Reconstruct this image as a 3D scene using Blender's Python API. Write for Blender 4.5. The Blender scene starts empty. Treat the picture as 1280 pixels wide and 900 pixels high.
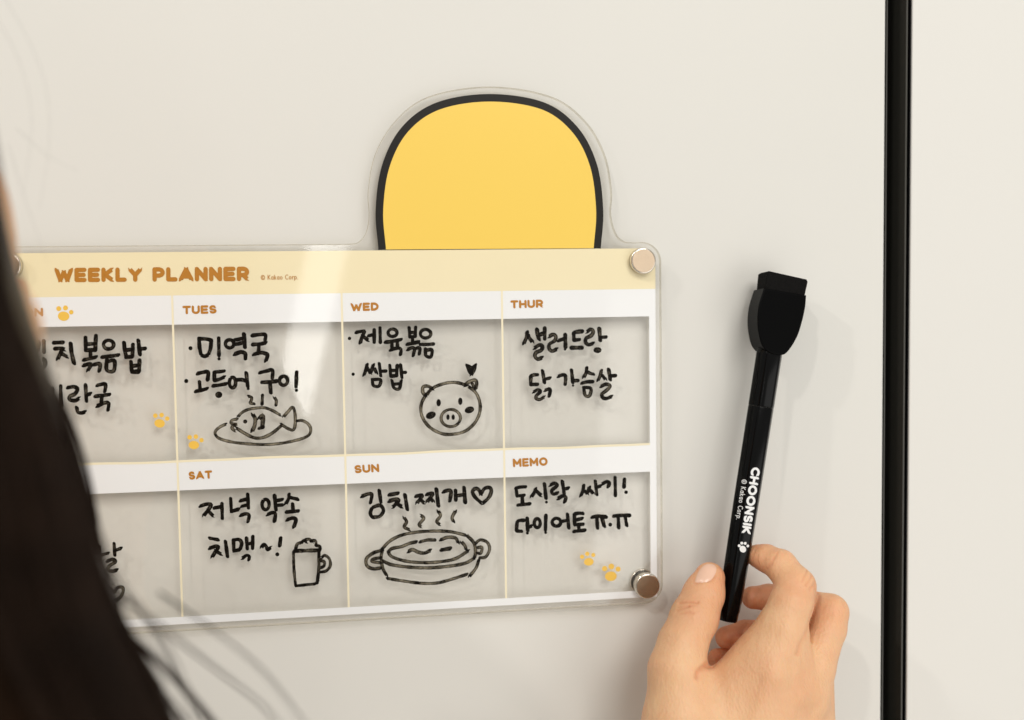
import bpy, bmesh, math, random
import numpy as np
from mathutils import Vector, Matrix
from mathutils.bvhtree import BVHTree
import openvdb
random.seed(7); rng = np.random.default_rng(7)
SC = bpy.context.scene
COL = SC.collection
MM = 0.001
# ------------------------------------------------------------------ camera
# Solved from the photograph: wall plane y = 0, x right, z up, room on the -y side. Units are metres.
FPX, K = 1400.0, 0.33                      # focal length in photo pixels; mm on the wall per pixel at the optical axis
AY, AX, AZ = [math.radians(v) for v in (-9.04568, 3.54602, -0.77911)]
def _rot(a, b, c):
    ca, sa, cb, sb, cc, sc = math.cos(a), math.sin(a), math.cos(b), math.sin(b), math.cos(c), math.sin(c)
    return (np.array([[cc, -sc, 0], [sc, cc, 0], [0, 0, 1.]]) @ np.array([[1, 0, 0], [0, cb, -sb], [0, sb, cb]])
            @ np.array([[ca, 0, sa], [0, 1, 0], [-sa, 0, ca]]))
RC = _rot(AY, AX, AZ)                       # rows: camera right, down, forward in (x, down, into wall)
DIST = FPX * K
CP = -RC.T @ np.array([0, 0, DIST])         # camera position in that frame, mm
def tow(p):                                 # (x, down, into wall) mm -> world metres
    return Vector((p[0] * MM, p[2] * MM, -p[1] * MM))
def U(px, py, h=0.0):                       # the point h mm off the wall seen at a photo pixel
    d = RC.T @ np.array([(px - 640) / FPX, (py - 450) / FPX, 1.0])
    t = (-h - CP[2]) / d[2]
    return tow(CP + d * t)
CAMPOS = tow(CP)
cam = bpy.data.cameras.new('camera'); camo = bpy.data.objects.new('camera', cam); COL.objects.link(camo)
r_, u_, f_ = tow(RC[0]).normalized(), -tow(RC[1]).normalized(), tow(RC[2]).normalized()
M = Matrix((r_, u_, -f_)).transposed().to_4x4(); M.translation = CAMPOS
camo.matrix_world = M
cam.sensor_width = 36; cam.sensor_fit = 'HORIZONTAL'; cam.lens = FPX / 1280 * 36
cam.clip_start = 0.005; cam.clip_end = 50
cam.dof.use_dof = True; cam.dof.focus_distance = 0.444; cam.dof.aperture_fstop = 7.2
SC.camera = camo
# ------------------------------------------------------------------ light
w = bpy.data.worlds.new('World'); SC.world = w; w.use_nodes = True
w.node_tree.nodes['Background'].inputs[0].default_value = (1.0, 0.985, 0.945, 1)
w.node_tree.nodes['Background'].inputs[1].default_value = 0.52
def area(name, loc, target, size, power, col=(1, .95, .87), size_y=None):
    l = bpy.data.lights.new(name, 'AREA'); l.energy = power; l.color = col; l.size = size
    if size_y: l.shape = 'RECTANGLE'; l.size_y = size_y
    o = bpy.data.objects.new(name, l); COL.objects.link(o); o.location = loc
    o.rotation_euler = (Vector(target) - Vector(loc)).to_track_quat('-Z', 'Y').to_euler()
    return o
area('ceiling_panel', (0.55, -2.4, 1.40), (0, 0, -.1), 1.2, 35.0, (1, .98, .945))
area('fill_panel', (1.35, -2.3, -0.75), (0, 0, -.1), 1.6, 15.0, (1, .98, .95))  # added fill from lower right to lift the lower left, no actual source there
area('ceiling_spot_left', (-2.1, -1.36, 1.66), (.1, 0, 0), 0.09, 12.0, (1, .965, .92))
area('ceiling_spot', (-1.2, -1.8, 1.8), (.1, 0, 0), 0.09, 12.0, (1, .965, .91))
ws = area('window_strip', (-0.112, -1.5, -0.03), (-0.10, 0, -0.03), 0.065, 0.42, (1, .99, .95), 0.30)
ws.rotation_euler.rotate_axis('Z', math.radians(-14))
SC.view_settings.view_transform = 'Standard'; SC.view_settings.look = 'None'
SC.view_settings.exposure = -0.07; SC.view_settings.gamma = 1.0
SC.cycles.max_bounces = 12; SC.cycles.transparent_max_bounces = 24
SC.cycles.use_denoising = True
# ------------------------------------------------------------------ helpers
def srgb(r, g, b):
    f = lambda v: (v / 255 / 12.92) if v / 255 <= .04045 else ((v / 255 + .055) / 1.055) ** 2.4
    return (f(r), f(g), f(b), 1)
def mat(name, col, rough=.5, spec=.5, metal=0, noise=0, scale=60, bump=0, bscale=200, coat=0, sss=0):
    m = bpy.data.materials.new(name); m.use_nodes = True
    nt = m.node_tree; p = nt.nodes['Principled BSDF']
    p.inputs['Base Color'].default_value = col; p.inputs['Roughness'].default_value = rough
    p.inputs['Specular IOR Level'].default_value = spec; p.inputs['Metallic'].default_value = metal
    p.inputs['Coat Weight'].default_value = coat; p.inputs['Coat Roughness'].default_value = .04
    tc = nt.nodes.new('ShaderNodeTexCoord')
    if noise:
        n = nt.nodes.new('ShaderNodeTexNoise'); n.inputs['Scale'].default_value = scale; n.inputs['Detail'].default_value = 5
        nt.links.new(tc.outputs['Object'], n.inputs['Vector'])
        mx = nt.nodes.new('ShaderNodeMix'); mx.data_type = 'RGBA'
        mx.inputs[6].default_value = tuple(c * (1 - noise) for c in col[:3]) + (1,)
        mx.inputs[7].default_value = tuple(min(1, c * (1 + noise)) for c in col[:3]) + (1,)
        nt.links.new(n.outputs['Fac'], mx.inputs[0]); nt.links.new(mx.outputs[2], p.inputs['Base Color'])
    if bump:
        n = nt.nodes.new('ShaderNodeTexNoise'); n.inputs['Scale'].default_value = bscale; n.inputs['Detail'].default_value = 4
        nt.links.new(tc.outputs['Object'], n.inputs['Vector'])
        b = nt.nodes.new('ShaderNodeBump'); b.inputs['Strength'].default_value = bump; b.inputs['Distance'].default_value = .0003
        nt.links.new(n.outputs['Fac'], b.inputs['Height']); nt.links.new(b.outputs[0], p.inputs['Normal'])
    return m
def thing(name, label, cat, loc=(0, 0, 0), group=None):
    o = bpy.data.objects.new(name, None); COL.objects.link(o); o.location = loc
    o.empty_display_size = .01
    o['label'] = label; o['category'] = cat
    if group: o['group'] = group
    return o
def mesh_obj(name, verts, faces, m, parent=None, smooth=False, label=None):
    me = bpy.data.meshes.new(name); me.from_pydata([tuple(v) for v in verts], [], faces)
    for mm_ in (m if isinstance(m, (list, tuple)) else [m]): me.materials.append(mm_)
    me.update()
    if smooth: me.polygons.foreach_set('use_smooth', [True] * len(me.polygons))
    o = bpy.data.objects.new(name, me); COL.objects.link(o)
    if parent:
        o.parent = parent
        o.matrix_parent_inverse = world_inv(parent)
    if label: o['label'] = label
    return o
def world_inv(p):
    m = p.matrix_basis.copy()
    q = p
    while q.parent:
        m = q.parent.matrix_basis @ q.matrix_parent_inverse @ m; q = q.parent
    return m.inverted()
def bm_obj(name, bm, m, parent=None, smooth=False, label=None):
    bm.normal_update()
    o = mesh_obj(name, [], [], m, parent, False, label); bm.to_mesh(o.data); bm.free()
    if smooth: o.data.polygons.foreach_set('use_smooth', [True] * len(o.data.polygons))
    return o
def box(name, a, b, m, parent=None, bev=0, seg=3):
    bm = bmesh.new(); bmesh.ops.create_cube(bm, size=1)
    for v in bm.verts:
        v.co = Vector([(a[i] + b[i]) / 2 + v.co[i] * (b[i] - a[i]) for i in range(3)])
    if bev: bmesh.ops.bevel(bm, geom=bm.edges[:], offset=bev, segments=seg, affect='EDGES', profile=.5)
    return bm_obj(name, bm, m, parent, smooth=False)
def catmull(P, n=8, closed=False):
    P = [np.array(p, float) for p in P]
    if len(P) < 3 and not closed:
        return [P[0] + (P[-1] - P[0]) * t for t in np.linspace(0, 1, n)]
    if closed: Q = [P[-1]] + P + [P[0], P[1]]
    else: Q = [2 * P[0] - P[1]] + P + [2 * P[-1] - P[-2]]
    out = []
    for i in range(1, len(Q) - 2):
        p0, p1, p2, p3 = Q[i - 1:i + 3]
        for k in range(n):
            t = k / n
            out.append(.5 * (2 * p1 + (p2 - p0) * t + (2 * p0 - 5 * p1 + 4 * p2 - p3) * t * t + (3 * p1 - p0 - 3 * p2 + p3) * t ** 3))
    if not closed: out.append(Q[-2])
    return out
class Ink:
    """flat pen strokes with round ends laid on a surface; the strokes are drawn in photo pixels and mapped onto it"""
    def __init__(s, mapf): s.map = mapf; s.v = []; s.f = []; s.d = []; s.lift = 0.0
    def stroke(s, P, wd, smooth=True, ends=1.0, mid=1.0, edge=1.0, n=8, closed=False, wob=0.0):
        pts = catmull(P, n, closed) if smooth else [np.array(p, float) for p in P]
        if closed: pts.append(pts[0])
        # resample
        seg = [0]
        for a, b in zip(pts, pts[1:]): seg.append(seg[-1] + float(np.hypot(*(b - a))))
        L = max(seg[-1], 1e-3); m = max(2, int(L / max(.6, wd * .22)) + 1)
        xs = np.interp(np.linspace(0, L, m), seg, [p[0] for p in pts]); ys = np.interp(np.linspace(0, L, m), seg, [p[1] for p in pts])
        ph = random.random() * 6
        tx, ty = np.gradient(xs), np.gradient(ys); ln = np.hypot(tx, ty) + 1e-9; tx /= ln; ty /= ln
        base = len(s.v); lift0 = s.lift; s.lift += .006
        for i in range(m):
            t = i / (m - 1)
            r = wd / 2 * (1 + wob * (math.sin(t * L * .5 + ph) * .5 + math.sin(t * L * .21 + ph * 2) * .5))
            e = min(t, 1 - t) * L / wd
            den = ends + (mid - ends) * min(1, max(0, e / 1.2)) * (1.0 + .7 * math.sin(t * L * .21 + ph)) if mid < 1 else 1.0
            z = lift0 + .005 * t
            for q, dd in ((-1, max(den, edge if mid < 1 else den)), (0, den), (1, max(den, edge if mid < 1 else den))):
                s.v.append(s.map(xs[i] - ty[i] * r * q, ys[i] + tx[i] * r * q, z)); s.d.append(dd)
            if i:
                a = base + (i - 1) * 3; b = base + i * 3
                s.f += [(a, a + 1, b + 1, b), (a + 1, a + 2, b + 2, b + 1)]
        if not closed:
            for i, sg in ((0, -1), (m - 1, 1)):
                k = base + i * 3; c0 = len(s.v); r = wd / 2
                z = lift0 + .005 * (i / (m - 1))
                for j in range(1, 8):
                    a = math.pi * j / 8
                    ox, oy = -ty[i] * math.cos(a) * -1, tx[i] * math.cos(a) * -1
                    s.v.append(s.map(xs[i] - (-ty[i]) * -math.cos(a) * r * -1 * -1 + tx[i] * sg * math.sin(a) * r,
                                     ys[i] - tx[i] * math.cos(a) * r * 1 + ty[i] * sg * math.sin(a) * r, z)); s.d.append(ends)
                # ring order: starts near the q=+1 or q=-1 side; fan from the centre
                first = s.v[c0]; dm = [(Vector(s.v[k + q]) - Vector(first)).length for q in (0, 2)]
                A, B = (k, k + 2) if dm[0] < dm[1] else (k + 2, k)
                ring = [A] + list(range(c0, c0 + 7)) + [B]
                for a, b in zip(ring, ring[1:]): s.f.append((k + 1, a, b))
    def blob(s, cx, cy, rx, ry=None, ang=0, den=1.0, n=20):
        ry = ry or rx; base = len(s.v); z = s.lift; s.lift += .006; ca, sa = math.cos(ang), math.sin(ang)
        s.v.append(s.map(cx, cy, z)); s.d.append(den)
        for i in range(n):
            a = 2 * math.pi * i / n; x, y = rx * math.cos(a), ry * math.sin(a)
            s.v.append(s.map(cx + x * ca - y * sa, cy + x * sa + y * ca, z)); s.d.append(den)
        for i in range(n): s.f.append((base, base + 1 + i, base + 1 + (i + 1) % n))
    def ring(s, cx, cy, rx, ry, wd, ang=0, **kw):
        ca, sa = math.cos(ang), math.sin(ang); a0 = random.random() * 6
        P = [(cx + rx * math.cos(a) * ca - ry * math.sin(a) * sa, cy + rx * math.cos(a) * sa + ry * math.sin(a) * ca)
             for a in (a0 + 2 * math.pi * i / 12 for i in range(13))]
        s.stroke(P, wd, n=4, **kw)
    def build(s, name, m, parent, label=None):
        o = mesh_obj(name, s.v, s.f, m, parent, label=label)
        at = o.data.attributes.new('ink_load', 'FLOAT', 'POINT'); at.data.foreach_set('value', np.array(s.d, np.float32))
        return o
def poly_sheet(name, pts, m, parent, label=None):
    bm = bmesh.new(); vs = [bm.verts.new(p) for p in pts]; f = bm.faces.new(vs)
    f.normal_update()
    if f.normal.y > 0: f.normal_flip()
    bmesh.ops.triangulate(bm, faces=bm.faces[:])
    return bm_obj(name, bm, m, parent, label=label)
# ------------------------------------------------------------------ materials
M_door = mat('door_paint', (0.712, 0.694, 0.645, 1), .5, .22, noise=.02, scale=9, bump=.05, bscale=900)
M_door2 = mat('door_paint_right', (0.735, 0.715, 0.668, 1), .5, .22, noise=.008, scale=9, bump=.06, bscale=900)
M_gap = mat('black_recess', (0.0012, 0.0012, 0.0014, 1), .7, .05)
M_trim = mat('dark_trim', (0.06, 0.057, 0.048, 1), .35, .4)
M_white = mat('white_print', (0.82, 0.82, 0.81, 1), .32, .4, coat=.5)
M_cream = mat('cream_print', (0.84, 0.735, 0.475, 1), .32, .4, coat=.5, noise=.02, scale=40)
M_line = mat('pale_yellow_print', (0.85, 0.765, 0.55, 1), .4, .3)
M_brown = mat('ochre_print', (0.46, 0.19, 0.025, 1), .4, .3)
M_paw = mat('yellow_print', (0.84, 0.52, 0.085, 1), .4, .3)
M_yellow = mat('deep_yellow_print', (0.88, 0.60, 0.095, 1), .3, .4, coat=.5)
M_dark = mat('charcoal_print', (0.012, 0.010, 0.008, 1), .35, .2, coat=.1)
M_mblack = mat('marker_black', (0.002, 0.002, 0.002, 1), .14, .14)
M_mhead = mat('marker_head_black', (0.0012, 0.0012, 0.0012, 1), .30, .05)
M_felt = mat('black_felt', (0.007, 0.0065, 0.006, 1), .95, .1, noise=.5, scale=900, bump=.9, bscale=2500)
M_wprint = mat('white_lettering', (0.80, 0.80, 0.79, 1), .4, .3)
M_nick = mat('nickel_rim', (0.78, 0.72, 0.63, 1), .14, .5, metal=1)
M_face = mat('brushed_nickel', (0.60, 0.47, 0.34, 1), .36, .5, metal=1, noise=.06, scale=400, bump=.25, bscale=1500)
M_face2 = mat('brushed_bronze', (0.32, 0.24, 0.165, 1), .36, .5, metal=1, noise=.08, scale=400, bump=.25, bscale=1500)
M_mag = mat('magnet_black', (0.01, 0.01, 0.01, 1), .4, .4)
def acrylic(name, tint, haze, glosscol=1.0):
    m = bpy.data.materials.new(name); m.use_nodes = True; nt = m.node_tree; N = nt.nodes; L = nt.links; N.clear()
    out = N.new('ShaderNodeOutputMaterial'); tr = N.new('ShaderNodeBsdfTransparent'); tr.inputs[0].default_value = tint
    gl = N.new('ShaderNodeBsdfGlossy'); gl.inputs['Roughness'].default_value = .03
    lw_ = N.new('ShaderNodeLayerWeight'); lw_.inputs['Blend'].default_value = .5
    pw = N.new('ShaderNodeMath'); pw.operation = 'POWER'; pw.inputs[1].default_value = 5
    fr = N.new('ShaderNodeMapRange'); fr.inputs['To Min'].default_value = .03
    L.new(lw_.outputs['Facing'], pw.inputs[0]); L.new(pw.outputs[0], fr.inputs['Value'])
    df = N.new('ShaderNodeBsdfDiffuse'); df.inputs[0].default_value = (.62, .59, .53, 1)
    tc = N.new('ShaderNodeTexCoord'); no = N.new('ShaderNodeTexNoise'); no.inputs['Scale'].default_value = 70; no.inputs['Distortion'].default_value = 1.5; no.inputs['Detail'].default_value = 6
    mp = N.new('ShaderNodeMapRange'); mp.inputs['From Min'].default_value = .35; mp.inputs['From Max'].default_value = .75
    mp.inputs['To Min'].default_value = haze * .3; mp.inputs['To Max'].default_value = haze
    m1 = N.new('ShaderNodeMixShader'); m2 = N.new('ShaderNodeMixShader')
    L.new(tc.outputs['Object'], no.inputs['Vector']); L.new(no.outputs['Fac'], mp.inputs['Value'])
    L.new(mp.outputs[0], m1.inputs[0]); L.new(tr.outputs[0], m1.inputs[1]); L.new(df.outputs[0], m1.inputs[2])
    L.new(fr.outputs[0], m2.inputs[0]); L.new(m1.outputs[0], m2.inputs[1]); L.new(gl.outputs[0], m2.inputs[2])
    L.new(m2.outputs[0], out.inputs[0])
    # very faint waviness of the sheet
    n2 = N.new('ShaderNodeTexNoise'); n2.inputs['Scale'].default_value = 14
    L.new(tc.outputs['Object'], n2.inputs['Vector'])
    b = N.new('ShaderNodeBump'); b.inputs['Strength'].default_value = .25; b.inputs['Distance'].default_value = .0004
    L.new(n2.outputs['Fac'], b.inputs['Height']); L.new(b.outputs[0], gl.inputs['Normal'])
    return m
M_acr = acrylic('clear_acrylic', (.996, .993, .986, 1), .045)
M_rim = acrylic('acrylic_cut_edge', (.93, .90, .82, 1), .35)
def ink_mat():
    m = bpy.data.materials.new('marker_ink'); m.use_nodes = True; nt = m.node_tree; N = nt.nodes; L = nt.links
    p = N['Principled BSDF']; p.inputs['Base Color'].default_value = (.005, .0035, .002, 1); p.inputs['Roughness'].default_value = .45
    p.inputs['Specular IOR Level'].default_value = .08
    at = N.new('ShaderNodeAttribute'); at.attribute_name = 'ink_load'
    tc = N.new('ShaderNodeTexCoord'); no = N.new('ShaderNodeTexNoise'); no.inputs['Scale'].default_value = 700; no.inputs['Detail'].default_value = 3
    L.new(tc.outputs['Object'], no.inputs['Vector'])
    mp = N.new('ShaderNodeMapRange'); mp.inputs['From Min'].default_value = .3; mp.inputs['From Max'].default_value = .7; mp.inputs['To Min'].default_value = -.08; mp.inputs['To Max'].default_value = .16
    L.new(no.outputs['Fac'], mp.inputs['Value'])
    ad = N.new('ShaderNodeMath'); ad.operation = 'ADD'; ad.use_clamp = True
    L.new(at.outputs['Fac'], ad.inputs[0]); L.new(mp.outputs[0], ad.inputs[1])
    tr = N.new('ShaderNodeBsdfTransparent'); tr.inputs[0].default_value = (.9, .82, .66, 1)
    mx = N.new('ShaderNodeMixShader'); L.new(ad.outputs[0], mx.inputs[0]); L.new(tr.outputs[0], mx.inputs[1]); L.new(p.outputs[0], mx.inputs[2])
    L.new(mx.outputs[0], N['Material Output'].inputs[0])
    return m
M_ink = ink_mat()
# ------------------------------------------------------------------ cabinet doors
gl_ = sum(U(x, y, 0).x for x, y in ((1108, 0), (1105, 300), (1102, 600), (1100.8, 900))) / 4
gr_ = sum(U(x, y, 0).x for x, y in ((1140.5, 0), (1138, 300), (1136, 600), (1134, 900))) / 4
def door(name, x0, x1, m, label):
    o = box(name, (x0, 0, -1.1), (x1, .019, .9), m, None, .0006, 3)
    o['label'] = label; o['category'] = 'cabinet door'
    return o
dl = door('cabinet_door', gl_ - 1.0, gl_, M_door, 'cream white flat cabinet door carrying the clear planner, left of the black gap')
dr = door('cabinet_door', gr_, gr_ + .9, M_door2, 'plain cream white cabinet door right of the black vertical gap')
for o, xs in ((dl, (gl_ + .0002, gl_ + .0006, gl_ + .0010, gl_ + .0017)), (dr, (gr_ - .0009, gr_ - .0004, gr_ - .0022, gr_ - .0014))):
    box('edge_band', (min(xs[0], xs[1]), .0006, -1.09), (max(xs[0], xs[1]), .018, .89), M_gap, o)
    box('edge_gasket', (min(xs[2], xs[3]), .0012, -1.09), (max(xs[2], xs[3]), .018, .89), M_trim, o, .0002, 2)
rec = box('wall_recess', (gl_ - .9, .030, -1.1), (gr_ + .9, .045, .9), M_gap); rec['kind'] = 'structure'

# ------------------------------------------------------------------ weekly planner
HP = 5.4
P_ = lambda px, py, lift=0.0: U(px, py, HP + lift)
def xz(px, py): p = U(px, py, HP); return p.x, p.z
X = [xz(-9, 500)[0], xz(217, 390)[0], xz(428, 390)[0], xz(629, 450)[0]]
X[1] = (xz(215, 369.7)[0] + xz(222, 578)[0] + xz(228, 770)[0]) / 3
X[2] = (xz(427, 367)[0] + xz(431.5, 571)[0] + xz(436, 759.5)[0]) / 3
X[3] = (xz(627.5, 363)[0] + xz(630, 563)[0] + xz(632.5, 749)[0]) / 3
XR, XI = xz(820, 500)[0], xz(812, 500)[0]
XL = X[1] - (X[2] - X[1]) - .0025; XLI = XL + .0026
def zat(l): return sum(xz(*p)[1] for p in l) / len(l)
Z_top = zat([(230, 314.8), (430, 313.5), (790, 310.5)])
Z_h = zat([(38, 371.2), (426, 367), (820, 361)])
Z_s1 = zat([(38, 409), (426, 402.7), (811, 394.8)])
Z_r2 = zat([(100, 581), (432, 571.5), (812, 554.8)])
Z_s2 = zat([(100, 618), (430, 605), (811, 589.4)])
Z_bi = zat([(220, 770), (430, 760), (780, 740)])
Z_bo = zat([(220, 779), (430, 769), (780, 748.8)])
pl = thing('weekly_planner', 'clear acrylic weekly planner with cream header and handwritten notes mounted on the left door', 'planner', (X[2], -HP * MM, (Z_h + Z_bo) / 2))
# plate outline (x, z)
edgeR = xz(827.5, 500)[0]; edgeT = zat([(10, 308), (430, 305), (800, 303)]); edgeB = Z_bo - .0029; edgeL = XL - .0026
def arc(cx, cz, r, a0, a1, n=10):
    return [(cx + r * math.cos(math.radians(a0 + (a1 - a0) * i / n)), cz + r * math.sin(math.radians(a0 + (a1 - a0) * i / n))) for i in range(n + 1)]
R8 = .0082
out = arc(edgeL + R8, edgeB + R8, R8, 270, 180) + arc(edgeL + R8, edgeT - R8, R8, 180, 90)
dome_px = [(432, 305), (447, 303), (457, 291), (461, 270), (460, 238), (469, 192), (495, 150), (537, 120), (612, 108), (688, 120), (731, 150), (756, 192), (765, 238), (764, 268), (770, 291), (780, 301.5), (793, 303.2)]
out += [xz(*p) for p in catmull(dome_px, 6)]
out += arc(edgeR - R8, edgeT - R8, R8, 88, 0) + arc(edgeR - R8, edgeB + R8, R8, 0, -90)
def plate(name, pts, y0, y1, mats, parent):
    bm = bmesh.new(); n = len(pts)
    lay = []
    c = .00025; cx = sum(p[0] for p in pts) / n; cz = sum(p[1] for p in pts) / n
    def inset(d):
        res = []
        for i in range(n):
            a = np.array(pts[i - 1]); b = np.array(pts[(i + 1) % n]); t = b - a; t /= np.linalg.norm(t) + 1e-12
            nn = np.array([-t[1], t[0]]); res.append(np.array(pts[i]) - nn * d)
        return res
    area2 = sum(pts[i - 1][0] * pts[i][1] - pts[i][0] * pts[i - 1][1] for i in range(n)); sg = -1 if area2 > 0 else 1
    ins = inset(c * sg)
    for y, P in ((y0, ins), (y0 + c, pts), (y1 - c, pts), (y1, ins)):
        lay.append([bm.verts.new((p[0], y, p[1])) for p in P])
    for a, b in zip(lay, lay[1:]):
        for i in range(n):
            f = bm.faces.new((a[i - 1], a[i], b[i], b[i - 1])); f.material_index = 1; f.smooth = True
    for L_ in (lay[0], lay[-1]): bm.faces.new(L_)
    bmesh.ops.recalc_face_normals(bm, faces=bm.faces[:])
    return bm_obj(name, bm, mats, parent)
plate('acrylic_sheet', out, -HP * MM, -3.0 * MM, [M_acr, M_rim], pl)
def rect(name, x0, x1, z0, z1, lift, m, parent=pl, wav=0, label=None):
    y = -(HP + lift) * MM; n = 1 if not wav else 60
    v = []; f = []
    for i in range(n + 1):
        x = x0 + (x1 - x0) * i / n; dz = wav * (math.sin(i * .33) + .6 * math.sin(i * .81 + 1)) if wav else 0
        v += [(x, y, z0 + dz), (x, y, z1 + dz)]
        if i: a = 2 * (i - 1); f.append((a, a + 2, a + 3, a + 1))
    return mesh_obj(name, v, f, m, parent, label=label)
# header with rounded upper corners
rr = .0045
hp = [(XL, Z_h), (XR, Z_h)] + arc(XR - rr, Z_top - rr, rr, 0, 90, 6) + arc(XL + rr, Z_top - rr, rr, 90, 180, 6)
poly_sheet('header_band', [(x, -(HP + .06) * MM, z) for x, z in hp], M_cream, pl, 'cream printed header band')
rect('day_strip', XL, XR, Z_s1, Z_h, .05, M_white)
rect('day_strip', XLI, XI, Z_s2, Z_r2, .05, M_white)
rect('side_border', XI, XR, Z_bi, Z_s1, .05, M_white)
rect('side_border', XL, XLI, Z_bi, Z_s1, .05, M_white)
rect('bottom_border', XL, XR, Z_bo, Z_bi, .05, M_white)
lw = .00040
for x in X[1:]:
    rect('divider_line', x - lw, x + lw, Z_bi, Z_h, .10, M_line)
rect('row_line', XLI, XI, Z_r2 - .0002, Z_r2 + .0007, .085, M_line, wav=.00016)
# plain arch standing in for the printed picture: no face, no character
arch_px = [(473, 312.5), (469.5, 262), (478, 205), (503, 158), (546, 128), (612, 117.5), (680, 128), (722, 159), (746, 205), (754, 262), (751, 311)]
arch = [xz(*p) for p in catmull(arch_px, 10)]
def offs(pts, d):
    res = []
    for i in range(len(pts)):
        a = np.array(pts[max(0, i - 1)]); b = np.array(pts[min(len(pts) - 1, i + 1)]); t = (b - a) / np.linalg.norm(b - a)
        res.append(np.array(pts[i]) + np.array([t[1], -t[0]]) * d)
    return res
inner = offs(arch, .0030)
ar = poly_sheet('arch_decoration', [(x, -(HP + .07) * MM, max(z, Z_top)) for x, z in inner], M_yellow, pl, 'plain yellow arch printed above the header')
v = []; f = []
for i, (a, b) in enumerate(zip(arch, inner)):
    v += [(a[0], -(HP + .09) * MM, max(a[1], Z_top)), (b[0], -(HP + .09) * MM, max(b[1], Z_top))]
    if i: k = 2 * i; f.append((k - 2, k, k + 1, k - 1))
mesh_obj('arch_outline', v, f, M_dark, ar, label='thick charcoal outline of the arch')
# ---- stroke lettering
def arcp(cx, cy, rx, ry, a0, a1, n=8):
    return [(cx + rx * math.cos(math.radians(a0 + (a1 - a0) * i / n)), cy + ry * math.sin(math.radians(a0 + (a1 - a0) * i / n))) for i in range(n + 1)]
G = {
 'W': (1.02, [[(0, 1), (.26, 0)], [(.26, 0), (.51, .78)], [(.51, .78), (.76, 0)], [(.76, 0), (1.02, 1)]]),
 'E': (.56, [[(.56, 1), (0, 1)], [(0, 1), (0, 0)], [(0, 0), (.56, 0)], [(0, .5), (.5, .5)]]),
 'K': (.60, [[(0, 0), (0, 1)], [(.58, 1), (.06, .47)], [(.12, .5), (.60, 0)]]),
 'L': (.50, [[(0, 1), (0, 0)], [(0, 0), (.50, 0)]]),
 'Y': (.72, [[(0, 1), (.36, .45)], [(.72, 1), (.36, .45)], [(.36, .45), (.36, 0)]]),
 'P': (.58, [[(0, 0), (0, 1)], [(0, 1), (.32, 1)], arcp(.30, .69, .28, .31, 90, -90), [(.32, .38), (0, .38)]]),
 'R': (.60, [[(0, 0), (0, 1)], [(0, 1), (.32, 1)], arcp(.30, .69, .28, .31, 90, -90), [(.32, .38), (0, .38)], [(.30, .38), (.58, 0)]]),
 'A': (.74, [[(0, 0), (.37, 1)], [(.37, 1), (.74, 0)], [(.13, .28), (.61, .28)]]),
 'N': (.62, [[(0, 0), (0, 1)], [(0, 1), (.62, 0)], [(.62, 0), (.62, 1)]]),
 'T': (.64, [[(0, 1), (.64, 1)], [(.32, 1), (.32, 0)]]),
 'U': (.62, [[(0, 1), (0, .34)], arcp(.31, .34, .31, .34, 180, 360), [(.62, .34), (.62, 1)]]),
 'S': (.54, [arcp(.27, .745, .26, .255, 30, 270) + arcp(.27, .245, .28, .245, 90, -150)[1:]]),
 'D': (.64, [[(0, 0), (0, 1)], [(0, 1), (.22, 1)], arcp(.20, .5, .44, .5, 90, -90, 12), [(.22, 0), (0, 0)]]),
 'H': (.62, [[(0, 0), (0, 1)], [(.62, 0), (.62, 1)], [(0, .5), (.62, .5)]]),
 'M': (.82, [[(0, 0), (0, 1)], [(0, 1), (.41, .30)], [(.41, .30), (.82, 1)], [(.82, 1), (.82, 0)]]),
 'O': (.82, [arcp(.41, .5, .41, .5, 80, 440, 20)]),
 'C': (.66, [arcp(.42, .5, .42, .5, 48, 312, 16)]),
 'I': (.0, [[(0, 0), (0, 1)]]),
 'a': (.48, [arcp(.24, .31, .24, .31, 0, 360, 12), [(.48, .62), (.48, 0)]]),
 'k': (.42, [[(0, 0), (0, 1)], [(.40, .62), (.04, .30)], [(.10, .34), (.42, 0)]]),
 'o': (.52, [arcp(.26, .31, .26, .31, 0, 360, 12)]),
 'r': (.28, [[(0, 0), (0, .62)], arcp(.26, .30, .26, .32, 180, 80, 5)]),
 'p': (.50, [[(0, -.3), (0, .62)], arcp(.25, .31, .25, .31, 0, 360, 12)]),
 '.': (.0, [[(0, 0), (0, .02)]]),
 '©': (.96, [arcp(.48, .45, .48, .50, 0, 360, 20), arcp(.50, .45, .22, .24, 50, 310, 10)]),
 ' ': (.22, [])}
def lettering(name, text, a, b, hgt, sw, mapf, m, parent, gap=.22, up=None, label=None):
    """text from pixel a to pixel b (outer ends on the baseline), cap height hgt and stroke sw in pixels"""
    a, b = np.array(a, float), np.array(b, float); dx = (b - a); L = np.linalg.norm(dx); dx /= L
    upv = np.array(up, float) if up is not None else np.array([dx[1], -dx[0]])
    hc = hgt - sw; gpx = gap * hc + sw
    tot = sum(G[c][0] for c in text)
    ngap = len(text) - 1
    k = (L - sw - gpx * ngap) / tot
    ink = Ink(mapf); x = sw / 2
    for c in text:
        for st in G[c][1]:
            pts = [a + dx * (x + p[0] * k) + upv * (sw / 2 + p[1] * hc) for p in st]
            ink.stroke(pts, sw, smooth=False)
        x += G[c][0] * k + gpx
    return ink.build(name, m, parent, label)
PT = lambda x, y, z: P_(x, y, .14 + z * .3)
LT = lambda n, t, a, b, h, s, lab, g=.13: lettering(n, t, a, b, h, s, PT, M_brown, pl, g, label=lab)
LT('title_lettering', 'WEEKLY PLANNER', (68.2, 352.9), (312, 351.2), 18.0, 5.4, 'bold ochre lettering WEEKLY PLANNER')
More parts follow.
